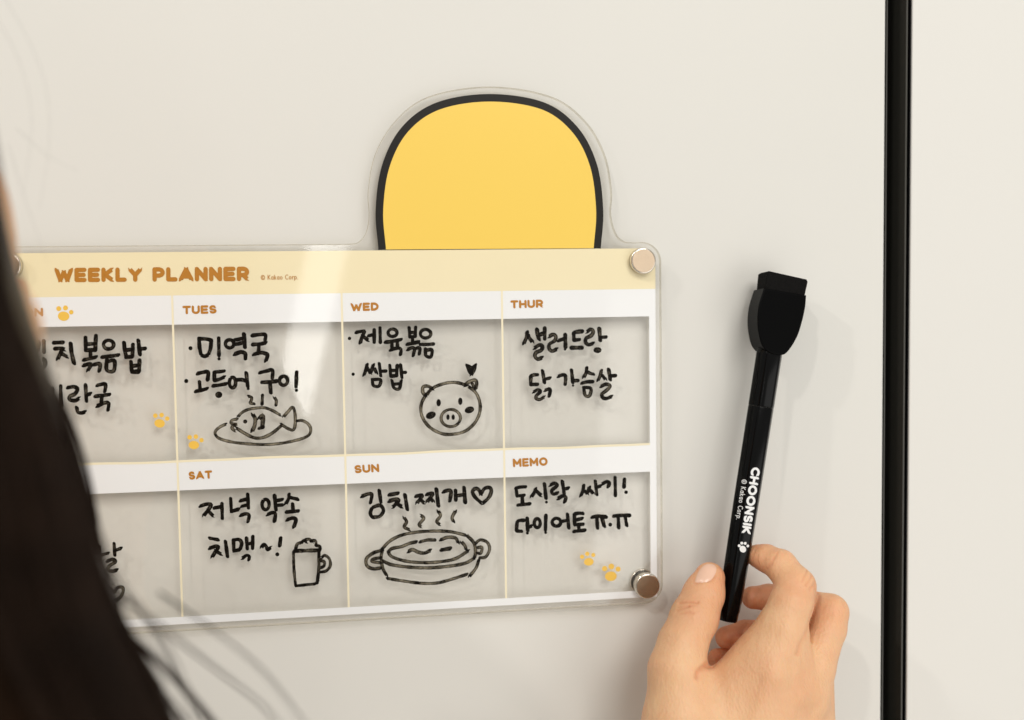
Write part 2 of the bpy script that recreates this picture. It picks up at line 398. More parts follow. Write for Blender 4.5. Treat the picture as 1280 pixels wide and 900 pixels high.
LT('small_lettering', '© Kakao Corp.', (326, 349.8), (372.5, 349.3), 6.3, .8, 'tiny ochre lettering © Kakao Corp.')
LT('day_lettering', 'MON', (15, 396.2), (54, 395.3), 10.6, 2.9, 'ochre lettering MON')
LT('day_lettering', 'TUES', (228.3, 392.9), (270.8, 391.9), 10.6, 2.9, 'ochre lettering TUES')
LT('day_lettering', 'WED', (438.5, 389.2), (473.5, 388.2), 10.4, 2.9, 'ochre lettering WED')
LT('day_lettering', 'THUR', (638.2, 385.7), (679.3, 384.5), 10.2, 2.8, 'ochre lettering THUR')
LT('day_lettering', 'SAT', (236, 599.8), (265.5, 598.2), 10.3, 2.8, 'ochre lettering SAT')
LT('day_lettering', 'SUN', (443.3, 591.8), (474.2, 590), 10.3, 2.8, 'ochre lettering SUN')
LT('day_lettering', 'MEMO', (641.3, 584), (684.8, 582), 10.6, 2.8, 'ochre lettering MEMO')
def paw(pad, toes, mapf=PT, m=M_paw, parent=pl, name='paw_print', label=None):
    ink = Ink(mapf); ink.blob(*pad, n=28)
    for t in toes: ink.blob(*t)
    return ink.build(name, m, parent, label)
paw((79.5, 395.2, 7.2, 5.8, .05), [(73.4, 385.8, 3.1), (81.8, 384.9, 3.1), (89, 390.2, 2.8)])
paw((199.5, 529.2, 6.6, 5.3, .15), [(194.2, 519.6, 2.9), (202, 518.8, 2.9), (209, 523.2, 2.8)])
paw((242.3, 556.3, 6.6, 5.1, .05), [(237, 546.6, 2.9), (244.8, 545.8, 2.9), (251.8, 550.2, 2.8)])
paw((736, 702.3, 6.1, 4.8, -.1), [(727.6, 696, 2.7), (734.1, 692.3, 2.8), (741.6, 693.7, 2.6)])
paw((763.6, 720.3, 7.4, 6.0, -.1), [(755.8, 710.8, 3.3), (764.2, 708.1, 3.6), (772.6, 711.4, 3.2)])
# ---- handwriting: strokes traced on the sheet (ox, oy, s = window of the photograph they were read from)
HI = lambda x, y, z: P_(x, y, .30 + z)
def note(name, win, strokes, wd=4.6, ends=1.0, mid=.93, edge=1.0, label=None, rings=(), blobs=(), wob=.10):
    ox, oy, s = win; ink = Ink(HI)
    for st in strokes:
        ww = wd
        if isinstance(st, tuple) and isinstance(st[0], (int, float)) and isinstance(st[1], list): ww, st = st
        P = [(ox + x / s + random.uniform(-.1, .1), oy + y / s + random.uniform(-.1, .1)) for x, y in st]
        ink.stroke(P, ww * random.uniform(1.0, 1.13), ends=ends, mid=mid, edge=edge, wob=wob)
    for cx, cy, rx, ry in rings: ink.ring(ox + cx / s, oy + cy / s, rx / s, ry / s, wd, ends=ends, mid=mid, edge=edge, wob=wob)
    for b in blobs: ink.blob(ox + b[0] / s, oy + b[1] / s, b[2] / s, (b[3] if len(b) > 3 else b[2]) / s, b[4] if len(b) > 4 else 0, den=.97)
    return ink.build(name, M_ink, pl, label)
R3b = (0, 380, 3.4625)
note('handwriting', R3b, [[(190, 160), (191, 208)], [(192, 238), (197, 262), (178, 284)], [(130, 168), (168, 166), (164, 200)], [(150, 240), (150, 282), (180, 284)],
  [(233, 168), (272, 166)], [(238, 193), (268, 192), (278, 197)], [(268, 198), (262, 214), (250, 238)], [(263, 212), (290, 228)], (5.2, [(306, 172), (310, 210), (320, 256)]),
  [(370, 146), (371, 195)], [(415, 138), (412, 200)], [(374, 174), (410, 172)], [(372, 200), (411, 199)], [(391, 205), (392, 228)], [(362, 242), (390, 236), (416, 229)],
  [(362, 266), (386, 260), (394, 264), (380, 288)], [(404, 263), (426, 258), (434, 262), (430, 290)], [(442, 230), (478, 226), (512, 221)], [(462, 242), (462, 286), (492, 289), (495, 246), (466, 248)],
  [(537, 168), (540, 200), (547, 228)], [(575, 176), (573, 226)], [(543, 200), (572, 197)], [(546, 230), (572, 228)], [(599, 158), (605, 218)], [(605, 194), (628, 193)],
  [(567, 250), (570, 290)], [(604, 244), (602, 290)], [(570, 268), (600, 266)], (5.6, [(573, 293), (598, 293)])],
  rings=[(470, 176, 22, 19)], mid=.88, wd=4.8, label='Korean handwriting, kimchi fried rice line')
note('handwriting', R3b, [[(186, 398), (222, 392)], [(186, 416), (222, 412)], [(150, 384), (186, 382), (176, 430)], [(228, 366), (226, 446)], [(263, 355), (264, 400), (268, 438)],
  [(294, 362), (320, 358), (335, 368), (325, 388), (302, 400), (302, 414), (326, 418), (342, 408)], [(370, 350), (374, 420)], [(376, 394), (392, 388)], [(332, 448), (337, 468), (352, 472), (368, 467)],
  [(420, 352), (450, 346), (457, 352), (454, 378)], [(412, 400), (444, 396), (474, 392)], [(442, 398), (438, 432)], [(420, 442), (452, 428), (470, 430), (468, 458)]],
  mid=.88, label='Korean handwriting, egg soup line')
R3 = (220, 400, 5.2955)
note('handwriting', R3, [[(152, 122), (156, 180), (165, 228)], [(158, 124), (200, 126), (234, 134)], [(234, 136), (228, 190), (214, 228)], [(166, 232), (190, 240), (214, 230)], [(283, 120), (285, 235)],
  [(385, 133), (412, 128), (440, 122)], [(382, 162), (412, 158), (445, 150)], (5.2, [(450, 95), (456, 178)]), [(388, 226), (430, 212), (458, 222), (460, 254)],
  [(505, 102), (560, 96), (592, 98), (590, 130)], [(508, 162), (560, 158), (594, 150)], [(548, 165), (546, 222)], [(515, 228), (560, 216), (600, 226), (604, 242), (595, 270)]],
  blobs=[(96, 187, 14), (285, 257, 11)], rings=[(355, 158, 28, 27)], label='Korean handwriting, seaweed soup line', wd=4.7)
note('handwriting', R3, [[(143, 354), (180, 346), (212, 346), (210, 396)], [(155, 410), (160, 460)], [(130, 472), (170, 464), (205, 454)], [(318, 338), (285, 342), (252, 346)], [(254, 348), (254, 398)], [(257, 400), (288, 392), (320, 378)],
  [(245, 436), (290, 430), (332, 422)], [(405, 396), (440, 396), (462, 404)], [(465, 350), (475, 440)], [(555, 348), (600, 338), (638, 332), (638, 384)], [(570, 412), (620, 410), (668, 405)], [(622, 415), (628, 480)],
  [(798, 345), (795, 440)]], blobs=[(68, 404, 14), (283, 495, 24, 22), (478, 455, 10), (797, 465, 11)], rings=[(374, 414, 21, 35), (712, 402, 27, 30)], label='Korean handwriting, grilled mackerel line', wd=4.7)
DR = dict(wd=3.9, ends=.96, mid=.66, edge=.90, wob=.08)
note('fish_drawing', R3, [[(480, 505), (500, 514), (497, 535), (490, 550), (517, 555)], [(572, 498), (570, 558)], [(650, 512), (664, 532), (662, 562)],
  [(410, 640), (440, 610), (480, 592), (540, 582), (590, 582), (640, 600), (690, 630)], [(405, 655), (370, 664), (364, 682), (382, 688), (402, 690), (378, 702), (370, 716), (390, 735)],
  [(400, 715), (450, 748), (510, 778), (560, 782), (610, 765), (655, 735), (698, 698)], [(712, 640), (742, 606), (770, 578), (784, 600), (790, 650), (788, 700), (775, 728), (745, 720), (718, 705), (695, 690)],
  (4.6, [(508, 625), (524, 655), (520, 700), (505, 735)]), (5, [(550, 655), (576, 632), (572, 708)]), [(550, 716), (578, 712)],
  [(330, 690), (290, 708), (262, 734), (262, 760), (290, 785), (370, 808), (480, 820), (600, 824), (720, 812), (830, 786), (880, 760), (892, 722), (872, 685), (835, 666), (800, 668)]],
  blobs=[(458, 672, 14)], label='marker drawing of a fish on a plate', **DR)
R4 = (420, 360, 4.2864)
note('handwriting', R4, [[(108, 238), (135, 232), (152, 232), (140, 262), (130, 294)], [(142, 256), (172, 280)], [(174, 256), (202, 250)], [(205, 225), (205, 290)], [(236, 214), (237, 292)],
  [(265, 290), (300, 286), (348, 276)], [(300, 292), (300, 316)], [(328, 288), (330, 314)], [(292, 332), (330, 322), (348, 330), (346, 356)],
  [(392, 213), (396, 262)], [(427, 210), (424, 260)], [(397, 238), (425, 238)], [(397, 262), (424, 260)], [(410, 264), (410, 290)], [(382, 302), (410, 296), (442, 289)],
  [(384, 330), (408, 320), (420, 326), (414, 362)], [(424, 326), (444, 320), (450, 328), (446, 354)], [(452, 302), (486, 302), (522, 300)], [(480, 326), (482, 362), (508, 368), (514, 332), (484, 334)]],
  blobs=[(72, 270, 9.5)], rings=[(303, 240, 24, 20), (480, 245, 28, 23)], wd=4.3, label='Korean handwriting, stir fried pork line')
note('handwriting', R4, [[(166, 410), (160, 440), (150, 466)], [(166, 424), (184, 456)], [(200, 412), (190, 440), (186, 452)], [(204, 428), (218, 456)], [(232, 405), (240, 470)], [(242, 446), (268, 445)],
  [(195, 490), (200, 522), (230, 526), (238, 492), (200, 490)], [(288, 415), (293, 470)], [(328, 415), (325, 470)], [(292, 443), (325, 441)], [(294, 472), (325, 470)], [(346, 412), (353, 478)], [(352, 453), (372, 452)],
  [(300, 495), (310, 534), (338, 540), (350, 496)], [(306, 516), (345, 512)]], blobs=[(92, 462, 9)], wd=4.2, label='Korean handwriting, wrapped rice line')
note('pig_drawing', R4, [[(697, 520), (640, 506), (580, 512), (520, 536), (478, 580), (456, 632), (462, 690), (500, 744), (560, 778), (620, 784), (690, 768), (742, 724), (770, 668), (770, 610), (748, 560), (710, 528)],
  (4.5, [(482, 576), (466, 560), (466, 532), (490, 526), (518, 540)]), [(500, 552), (488, 574)], (4.5, [(690, 522), (712, 504), (744, 494), (754, 512), (748, 538)]), [(730, 510), (738, 530)]],
  rings=[(615, 697, 52, 46)], blobs=[(550, 615, 12, 20), (666, 607, 12, 20), (508, 682, 28, 19, -.4), (715, 653, 26, 18, -.3), (600, 692, 9, 15), (628, 692, 9, 15)], label='marker drawing of a pig face', **DR)
note('heart_drawing', R4, [[(703, 414), (712, 440), (725, 462)], [(747, 412), (740, 440), (725, 464)], [(706, 416), (722, 426), (726, 450)], [(745, 418), (730, 430), (724, 450)]], wd=4.4, mid=.85, label='small filled heart drawn above the pig ear')
R5 = (620, 290, 5.2955)
note('handwriting', R5, [[(206, 662), (200, 700), (184, 738)], [(210, 678), (222, 705), (242, 728)], [(272, 645), (276, 680), (284, 710)], [(280, 684), (318, 668)], [(322, 635), (322, 708)],
  [(255, 768), (286, 748), (306, 756), (300, 782), (266, 798), (258, 822), (276, 842), (304, 832)], [(352, 692), (378, 678), (396, 692), (388, 720), (354, 742), (352, 772), (372, 788), (402, 775)],
  [(415, 718), (455, 706)], [(458, 680), (460, 762)], (5.0, [(570, 658), (540, 660), (514, 668)]), [(514, 670), (516, 716)], [(518, 716), (552, 712)], (5.0, [(500, 766), (568, 766)]),
  [(602, 662), (625, 644), (644, 658), (630, 686), (598, 702), (592, 728), (612, 746), (642, 738)], [(684, 640), (690, 716)], [(692, 698), (728, 695)]],
  blobs=[(457, 776, 9), (672, 782, 27, 20)], mid=.84, wd=4.7, label='Korean handwriting, salad line')
R6 = (620, 440, 5.2955)
note('handwriting', R6, [[(275, 150), (250, 152), (230, 158)], [(230, 160), (230, 212)], [(232, 216), (275, 214)], [(308, 125), (314, 160), (320, 202)], [(318, 182), (358, 172)],
  [(248, 264), (276, 250), (294, 262), (268, 288), (266, 308), (290, 314), (318, 298)], [(325, 254), (350, 244), (358, 254), (352, 292)], [(412, 162), (440, 152), (460, 160), (458, 214)], [(500, 120), (508, 202)], [(508, 190), (542, 189)],
  [(600, 105), (596, 140), (580, 168)], [(606, 132), (625, 142), (645, 146)], [(568, 206), (604, 198), (640, 196)], [(580, 236), (590, 286), (618, 290), (628, 242), (586, 234)],
  [(698, 122), (690, 156), (676, 188)], [(700, 152), (726, 182)], [(746, 115), (756, 182)], [(756, 158), (790, 157)], [(696, 228), (730, 213), (756, 226), (735, 252), (702, 278), (708, 302), (732, 308), (765, 294)]],
  blobs=[(510, 222, 8)], mid=.84, wd=4.3, label='Korean handwriting, chicken breast line')
R7 = (60, 600, 4.09)
note('handwriting', R7, [[(262, 340), (264, 384)], [(266, 385), (308, 374)], [(338, 325), (342, 384)], [(343, 360), (373, 350)], [(304, 414), (330, 406), (344, 418), (314, 440), (308, 460), (330, 466), (352, 460)],
  [(335, 618), (300, 592), (293, 562), (316, 552), (336, 574), (356, 550), (382, 550), (382, 578), (362, 606), (335, 618)]], mid=.7, wd=4.2, label='Korean handwriting and heart beside the hair')
R8 = (220, 570, 4.2864)
note('handwriting', R8, [[(130, 268), (165, 258), (188, 262), (172, 290), (148, 320)], [(168, 290), (200, 322)], [(205, 278), (240, 272)], [(246, 255), (248, 334)], [(293, 228), (297, 294)], [(298, 296), (336, 285)],
  [(345, 240), (385, 230)], [(352, 270), (385, 262)], [(384, 205), (388, 278)], [(345, 318), (374, 310), (392, 318), (386, 352)], [(528, 212), (535, 288)], [(536, 240), (570, 233)], [(538, 264), (570, 262)],
  [(490, 314), (514, 304), (532, 310), (528, 350)], [(606, 205), (602, 232), (588, 256)], [(610, 222), (652, 232)], [(625, 258), (628, 296)], [(592, 300), (654, 295)], [(595, 342), (624, 332), (642, 342), (632, 380)]],
  rings=[(480, 260, 19, 28)], mid=.97, wd=4.5, label='Korean handwriting, evening plans line')
note('handwriting', R8, [[(180, 440), (226, 449)], [(180, 494), (212, 484), (228, 488), (212, 512), (194, 540)], [(212, 508), (242, 526)], [(265, 458), (276, 538)], [(308, 450), (310, 505)], [(312, 508), (342, 502)], [(308, 450), (338, 448), (352, 468), (344, 500)],
  [(378, 440), (382, 496)], [(382, 472), (408, 466)], [(412, 432), (410, 494)], [(355, 548), (378, 532), (392, 538), (390, 556)], [(458, 490), (472, 474), (484, 486), (490, 502), (508, 490)], [(560, 440), (556, 480)]],
  blobs=[(543, 527, 11)], mid=.95, wd=4.4, label='Korean handwriting, chicken and beer line')
note('mug_drawing', R8, [[(630, 514), (632, 600), (640, 692)], [(766, 512), (765, 600), (757, 680)], (4.6, [(636, 509), (768, 505)]), [(644, 696), (700, 690), (742, 686)], [(745, 685), (762, 674)],
  [(642, 496), (650, 472), (672, 462)], [(672, 468), (684, 452), (700, 462)], [(690, 450), (714, 446), (730, 462)], [(722, 455), (746, 454), (752, 480)], [(750, 480), (768, 484), (772, 496)],
  [(780, 545), (798, 533), (822, 552), (826, 588), (804, 616), (774, 622)], [(776, 560), (794, 566), (794, 588), (778, 598)]], wd=3.8, ends=1.0, mid=.86, edge=.95, label='marker drawing of a foaming beer mug')
R9 = (420, 570, 4.2864)
note('handwriting', R9, [[(138, 216), (170, 204), (192, 206), (185, 250)], [(232, 185), (240, 246)], [(192, 278), (184, 308), (196, 330)], [(200, 328), (235, 322), (254, 292), (236, 264), (194, 276)],
  [(285, 208), (332, 200)], [(285, 242), (318, 232), (336, 236), (320, 258), (304, 274)], [(320, 250), (352, 272)], (5.0, [(370, 208), (382, 286)]), [(428, 216), (456, 210), (462, 216), (434, 252)], [(450, 230), (472, 252)],
  [(486, 206), (512, 200), (518, 206), (488, 246)], [(504, 224), (522, 245)], (5.0, [(538, 178), (548, 266)]), [(575, 192), (600, 184), (616, 190), (610, 240)], [(640, 185), (642, 236)], [(645, 213), (682, 208)], [(686, 170), (692, 248)],
  [(780, 252), (745, 220), (732, 190), (748, 174), (766, 182), (776, 204)], [(776, 204), (796, 174), (824, 170), (832, 190), (818, 224), (786, 254)]], mid=.90, wd=4.6, label='Korean handwriting, kimchi stew line with heart')
note('pot_drawing', R9, [[(365, 330), (378, 352), (366, 380), (392, 395)], [(455, 318), (470, 335), (446, 366), (456, 380)], [(548, 295), (560, 320), (540, 350), (556, 368)], [(640, 295), (622, 330), (630, 352)],
  [(245, 500), (290, 455), (350, 425), (430, 408), (520, 402), (610, 405), (694, 424)], [(700, 424), (738, 464), (748, 510), (742, 545)], [(250, 562), (300, 583), (400, 596), (500, 599), (600, 591), (690, 575), (744, 546)], [(250, 505), (242, 540), (250, 600), (272, 640)],
  [(280, 512), (300, 496), (350, 486), (395, 468), (430, 460)], [(450, 460), (490, 450), (530, 450)], [(560, 449), (600, 436), (640, 440), (655, 465)], [(672, 460), (690, 480), (697, 500)], [(280, 515), (300, 540), (370, 562), (460, 571), (560, 566), (640, 550), (710, 508)],
  (4.4, [(388, 512), (410, 502), (440, 515), (475, 520), (505, 506)]), (5, [(565, 503), (612, 495)]), [(275, 656), (350, 668), (450, 681), (540, 681), (620, 660), (702, 634)], [(765, 556), (750, 600), (715, 645)],
  [(245, 506), (200, 520), (163, 550), (166, 588), (200, 605), (240, 600)], [(240, 545), (200, 552), (193, 566), (238, 572)], [(745, 470), (772, 450), (810, 462), (823, 500), (802, 540), (770, 546)], [(760, 490), (782, 490), (777, 520), (757, 520)]],
  wd=4.0, ends=.97, mid=.72, edge=.92, wob=.08, label='marker drawing of a steaming stew pot')
R10 = (620, 570, 4.2864)
note('handwriting', R10, [[(158, 165), (130, 167), (106, 172)], [(108, 174), (112, 212)], [(114, 214), (150, 210)], [(140, 215), (142, 255)], [(118, 263), (182, 256)], [(212, 175), (204, 198), (190, 218)], [(212, 184), (242, 212)], [(260, 150), (268, 226)],
  [(290, 157), (312, 146), (328, 158), (300, 184), (306, 204), (330, 198)], [(355, 135), (365, 202)], [(363, 178), (388, 172)], [(332, 228), (358, 214), (374, 222), (368, 246)],
  [(470, 158), (466, 186), (454, 214)], [(474, 184), (490, 204)], [(500, 168), (492, 196)], [(502, 180), (522, 202)], [(532, 135), (540, 206)], [(538, 168), (562, 160)], [(568, 150), (592, 138), (606, 145), (602, 165)], [(638, 115), (640, 212)], [(688, 125), (686, 166)]],
  blobs=[(270, 247, 8), (697, 194, 10)], mid=.97, wd=4.4, label='Korean handwriting, pack a lunch box line')
note('handwriting', R10, [[(150, 345), (126, 346), (114, 356), (110, 396)], [(112, 402), (136, 403)], [(167, 335), (170, 398)], [(172, 384), (192, 374)], [(267, 318), (265, 396)], [(355, 350), (382, 345)], [(383, 312), (390, 386)],
  [(465, 308), (440, 306), (420, 312)], [(420, 314), (422, 366)], [(426, 343), (462, 335)], [(424, 368), (466, 366)], [(442, 372), (445, 400)], [(418, 404), (476, 398)], [(515, 328), (550, 322), (590, 326)], [(540, 330), (544, 386)], [(568, 330), (580, 376)],
  [(632, 322), (675, 318), (716, 318)], [(655, 325), (657, 384)], [(692, 322), (700, 372)]], blobs=[(168, 413, 8), (266, 410, 8), (612, 368, 10.5)], rings=[(221, 360, 16, 24), (324, 355, 23, 21)], mid=.96, wd=4.5, label='Korean handwriting, diet line with crying face')

# ------------------------------------------------------------------ magnets at the corners
def magnet(name, cx, cz, label, mf=None):
    t = thing(name, label, 'magnet', (cx, -HP * MM, cz), 'round metal magnets at the planner corners')
    def lathe(nm, prof, m, smooth=True):
        n = 56; v = []; f = []
        for r, y in prof:
            for i in range(n):
                a = 2 * math.pi * i / n; v.append((cx + r * MM * math.cos(a), -y * MM, cz + r * MM * math.sin(a)))
        for j in range(len(prof) - 1):
            for i in range(n): f.append((j * n + i, (j + 1) * n + i, (j + 1) * n + (i + 1) % n, j * n + (i + 1) % n))
        f.append(tuple(range(n))[::-1]); f.append(tuple((len(prof) - 1) * n + i for i in range(n)))
        o = mesh_obj(nm, v, f, m, t)
        for p in o.data.polygons[:-2]: p.use_smooth = True
        bm = bmesh.new(); bm.from_mesh(o.data); bmesh.ops.recalc_face_normals(bm, faces=bm.faces[:]); bm.to_mesh(o.data); bm.free()
        return o
    lathe('rim', [(5.05, HP + .02), (5.35, HP + .25), (5.35, HP + 3.1), (5.15, HP + 3.5), (4.8, HP + 3.55)], M_nick)
    lathe('cap_face', [(4.75, HP + 3.3), (4.78, HP + 3.62), (4.6, HP + 3.68)], mf or M_face)
    lathe('backing_ring', [(5.4, .2), (5.5, .4), (5.5, 1.8), (5.3, 2.0)], M_nick)
    lathe('backing_magnet', [(4.5, 2.02), (4.5, 2.98)], M_mag)
    return t
mc = U(804.5, 326, HP + 3.5); magnet('magnet', mc.x, mc.z, 'round satin metal magnet at the upper right corner of the planner')
mc = U(809.5, 733, HP + 3.5); magnet('magnet', mc.x, mc.z, 'round bronze toned metal magnet at the lower right corner of the planner', M_face2)
mc = U(7.5, 332, HP + 3.5); magnet('magnet', mc.x, mc.z, 'round metal magnet half hidden by hair at the upper left corner of the planner', M_face2)

# ------------------------------------------------------------------ marker with eraser cap
A0, A1 = U(962.3, 438, 15), U(909.5, 776, 24)       # barrel axis
mk = thing('marker', 'slim black board marker with eraser cap held upright between thumb and fingers', 'marker', A1)
ax = (A0 - A1).normalized(); vd = (A0 - CAMPOS).normalized()
sx = ax.cross(Vector((0, -1, 0))).normalized()       # to the left or right across the marker
if sx.x < 0: sx = -sx
fr_ = sx.cross(ax).normalized()
if fr_.y > 0: fr_ = -fr_                             # towards the room
ml = (A0 - A1).length
def loft(name, secs, m, npt=48, facets=True, smooth=True):
    v = []; f = []
    for s, r in secs:
        c = A1 + ax * s
        for i in range(npt):
            a = 2 * math.pi * i / npt
            # slightly hexagonal barrel
            k = 1.0
            if facets:
                aa = (a % (math.pi / 3)) - math.pi / 6
                k = .45 + .55 * math.cos(math.pi / 6) / math.cos(aa) * 1.07
            v.append(c + (sx * math.cos(a) + fr_ * math.sin(a)) * r * k * MM)
    for j in range(len(secs) - 1):
        for i in range(npt): f.append((j * npt + i, j * npt + (i + 1) % npt, (j + 1) * npt + (i + 1) % npt, (j + 1) * npt + i))
    f.append(tuple(range(npt))[::-1]); f.append(tuple((len(secs) - 1) * npt + i for i in range(npt)))
    o = mesh_obj(name, v, f, m, mk)
    for p in o.data.polygons[:-2]: p.use_smooth = smooth
    bm = bmesh.new(); bm.from_mesh(o.data); bmesh.ops.recalc_face_normals(bm, faces=bm.faces[:]); bm.to_mesh(o.data); bm.free()
    return o
seam = ml * .79
barrel = loft('barrel', [(0, 3.7), (.0004, 4.0), (.0035, 4.2), (.0045, 4.5), (.02, 5.0), (.05, 5.3), (seam - .0006, 5.35), (seam - .0002, 5.28)], M_mblack)
loft('cap', [(seam - .0001, 5.28), (seam + .0003, 5.38), (ml - .002, 5.4), (ml + .0016, 5.3)], M_mblack)
# eraser head: a D shaped block, traced outline in its own plane
def head_poly():
    # local (u across, w along axis) in mm, from the block centre line
    pts = [(-8.9, 24.1), (-9.9, 17.1), (-9.6, 11.1), (-8.1, 5.3), (-5.6, .5), (-1.8, -1.6), (3.3, -1.5), (5.9, 1.0), (8.5, 7.0), (9.6, 13.2), (10.0, 19.3), (9.7, 24.6)]
    return pts
def block(name, P, t0, t1, m, bev, parent=mk):
    bm = bmesh.new(); c0 = A0
    lo = [bm.verts.new(c0 + sx * u * MM + ax * w_ * MM + fr_ * t0 * MM) for u, w_ in P]
    hi = [bm.verts.new(c0 + sx * u * MM + ax * w_ * MM + fr_ * t1 * MM) for u, w_ in P]
    n = len(P)
    for i in range(n): bm.faces.new((lo[i - 1], lo[i], hi[i], hi[i - 1]))
    bm.faces.new(lo); bm.faces.new(hi); bmesh.ops.recalc_face_normals(bm, faces=bm.faces[:])
    es = [e for e in bm.edges if all(v in hi for v in e.verts) or all(v in lo for v in e.verts)]
    bmesh.ops.bevel(bm, geom=es, offset=bev * MM, segments=3, affect='EDGES', profile=.6)
    o = bm_obj(name, bm, m, parent)
    return o
HPx = catmull(head_poly(), 4)
block('eraser_holder', [tuple(p) for p in HPx], -5.6, 5.7, M_mhead, .5)
fp = [(-7.9, 22.5), (9.2, 22.5), (9.7, 30.2), (9.1, 31.2), (-7.6, 31.6), (-8.4, 30.8)]
block('eraser_pad', fp, -4.8, 5.1, M_felt, .5)
# lettering wrapped onto the barrel
bmx = bmesh.new(); bmx.from_mesh(barrel.data)
MBV = BVHTree.FromBMesh(bmx); bmx.free()
def onmark(x, y, z=0):
    p = U(x, y, 0); d = (p - CAMPOS).normalized()
    h = MBV.ray_cast(CAMPOS, d)
    if h[0] is None: return CAMPOS + d * ((A1 - CAMPOS).length)
    return h[0] + h[1] * (.05 + z) * MM
zz = lambda x, y: (860 + x / 3.75, 560 + y / 3.75)
a, b = zz(298, 88), zz(250, 400)
dxx = np.array(b) - np.array(a); dxx /= np.linalg.norm(dxx)
upx = np.array([dxx[1], -dxx[0]])
if upx[0] < 0: upx = -upx
lettering('brand_lettering', 'CHOONSIK', a, b, 11.2, 2.9, onmark, M_wprint, mk, .10, up=upx, label='white lettering CHOONSIK')
lettering('small_lettering', '© Kakao Corp.', zz(254, 146), zz(226, 334), 6.6, .85, onmark, M_wprint, mk, .16, up=upx, label='thin white lettering © Kakao Corp.')
def q(x, y): return zz(x, y)
paw((*q(257, 474), 4.4, 3.9, 1.0), [(*q(240, 458), 1.8), (*q(252, 446), 1.8), (*q(268, 447), 1.8), (*q(280, 459), 1.7)], onmark, M_wprint, mk, 'paw_print', 'small white paw mark')

# ------------------------------------------------------------------ person: hand holding the marker, head seen from behind at the left
def sdf_mesh(groups, voxel, lo, hi):
    """groups: list of (list of capsules (a, b, ra, rb), k inner, k to the rest); coordinates in mm"""
    nx = [int((hi[i] - lo[i]) / voxel) + 1 for i in range(3)]
    ax_ = [np.arange(n, dtype=np.float32) * voxel + l for n, l in zip(nx, lo)]
    def smin(a, b, k):
        h = np.clip(k - np.abs(a - b), 0, None) / k
        return np.minimum(a, b) - h * h * k * .25
    D = None
    for caps, ki, ko in groups:
        d0 = None
        for A, B, ra, rb in caps:
            A = np.array(A, np.float32); B = np.array(B, np.float32); ab = B - A; l2 = float(ab @ ab) + 1e-6
            X_, Y_, Z_ = ax_[0][:, None, None] - A[0], ax_[1][None, :, None] - A[1], ax_[2][None, None, :] - A[2]
            t = np.clip((X_ * ab[0] + Y_ * ab[1] + Z_ * ab[2]) / l2, 0, 1)
            d = np.sqrt((X_ - t * ab[0]) ** 2 + (Y_ - t * ab[1]) ** 2 + (Z_ - t * ab[2]) ** 2) - (ra + (rb - ra) * t)
            d0 = d if d0 is None else smin(d0, d, ki)
        D = d0 if D is None else smin(D, d0, ko)
    g = openvdb.FloatGrid(voxel * 4)
    g.copyFromArray(np.clip(D, -voxel * 4, voxel * 4).astype(np.float32))
    pts, tri, quad = g.convertToPolygons(isovalue=0.0)
    pts = pts * voxel + np.array(lo)
    return pts, tri, quad
def um(px, py, h):
    p = U(px, py, h); return np.array([p.x, p.y, p.z]) * 1000
def chain(js):
    c = []
    for (x0, y0, h0, r0), (x1, y1, h1, r1) in zip(js, js[1:]): c.append((um(x0, y0, h0), um(x1, y1, h1), r0, r1))
    return c
thumb = chain([(887, 722, 25, 6.2), (880, 742, 27, 7.9), (868, 772, 31, 9.2), (853, 806, 36, 9.4), (846, 838, 40, 10.8), (850, 905, 44, 14.5), (880, 1010, 50, 17)])
index = chain([(947, 695, 23, 4.7), (958, 698, 26, 5.4), (976, 707, 32, 6.2), (995, 733, 40, 7.5), (989, 754, 43, 8.3), (977, 786, 45, 9.5), (962, 832, 46, 11)])
middle = chain([(941, 747, 18, 4.7), (962, 747, 19, 5.3), (990, 752, 22, 6.3), (1038, 765, 33, 7.0), (1034, 785, 36, 7.4), (1015, 835, 42, 8.8), (1003, 872, 44, 10.5)])
ring_ = chain([(908, 797, 15, 4.7), (932, 793, 15, 5.6), (970, 792, 16, 6.3), (1020, 818, 26, 7.0), (1012, 900, 38, 10)])
pinky = chain([(897, 823, 14, 4.2), (920, 825, 14, 5.0), (950, 830, 15, 5.5), (1000, 850, 22, 6.5), (1005, 935, 34, 9)])
palm = [(um(965, 838, 46), um(905, 1040, 56), 10.5, 13), (um(1002, 868, 43), um(922, 1040, 57), 10.5, 13), (um(1010, 900, 38), um(940, 1045, 56), 10.0, 13),
        (um(1005, 932, 33), um(950, 1050, 52), 9.5, 13), (um(952, 842, 44), um(886, 892, 42), 10.6, 10.5), (um(900, 900, 42), um(905, 1000, 50), 13, 16),
        (um(905, 1030, 54), um(940, 1035, 54), 18, 17), (um(960, 870, 40), um(940, 960, 44), 12, 14), (um(990, 800, 44), um(996, 850, 44), 6.5, 8), (um(958, 812, 43), um(930, 850, 42), 9.5, 10)]
fore = [(um(922, 1040, 55), um(940, 1240, 70), 21, 24), (um(940, 1240, 70), um(990, 1900, 150), 24, 34)]
lo = um(785, 1075, 0); lo[1] = -78; hi = um(1085, 665, 0); hi[1] = -4
hx = [um(780, 1080, 40), um(1100, 660, 10)]
lo = [hx[0][0], -82, hx[0][2]]; hi = [hx[1][0], -4, hx[1][2]]
pts, tri, quad = sdf_mesh([(palm, 9, 1), (thumb, 3.0, 7.0), (index, 2.0, 4.0), (middle, 2.0, 1.3), (ring_, 2.0, 1.2), (pinky, 2.0, 1.2), (fore[:1], 5, 12)], .42, lo, hi)
# trim the cap where the grid ends is inside the forearm of the body mesh, below the frame
pts = pts.astype(float)
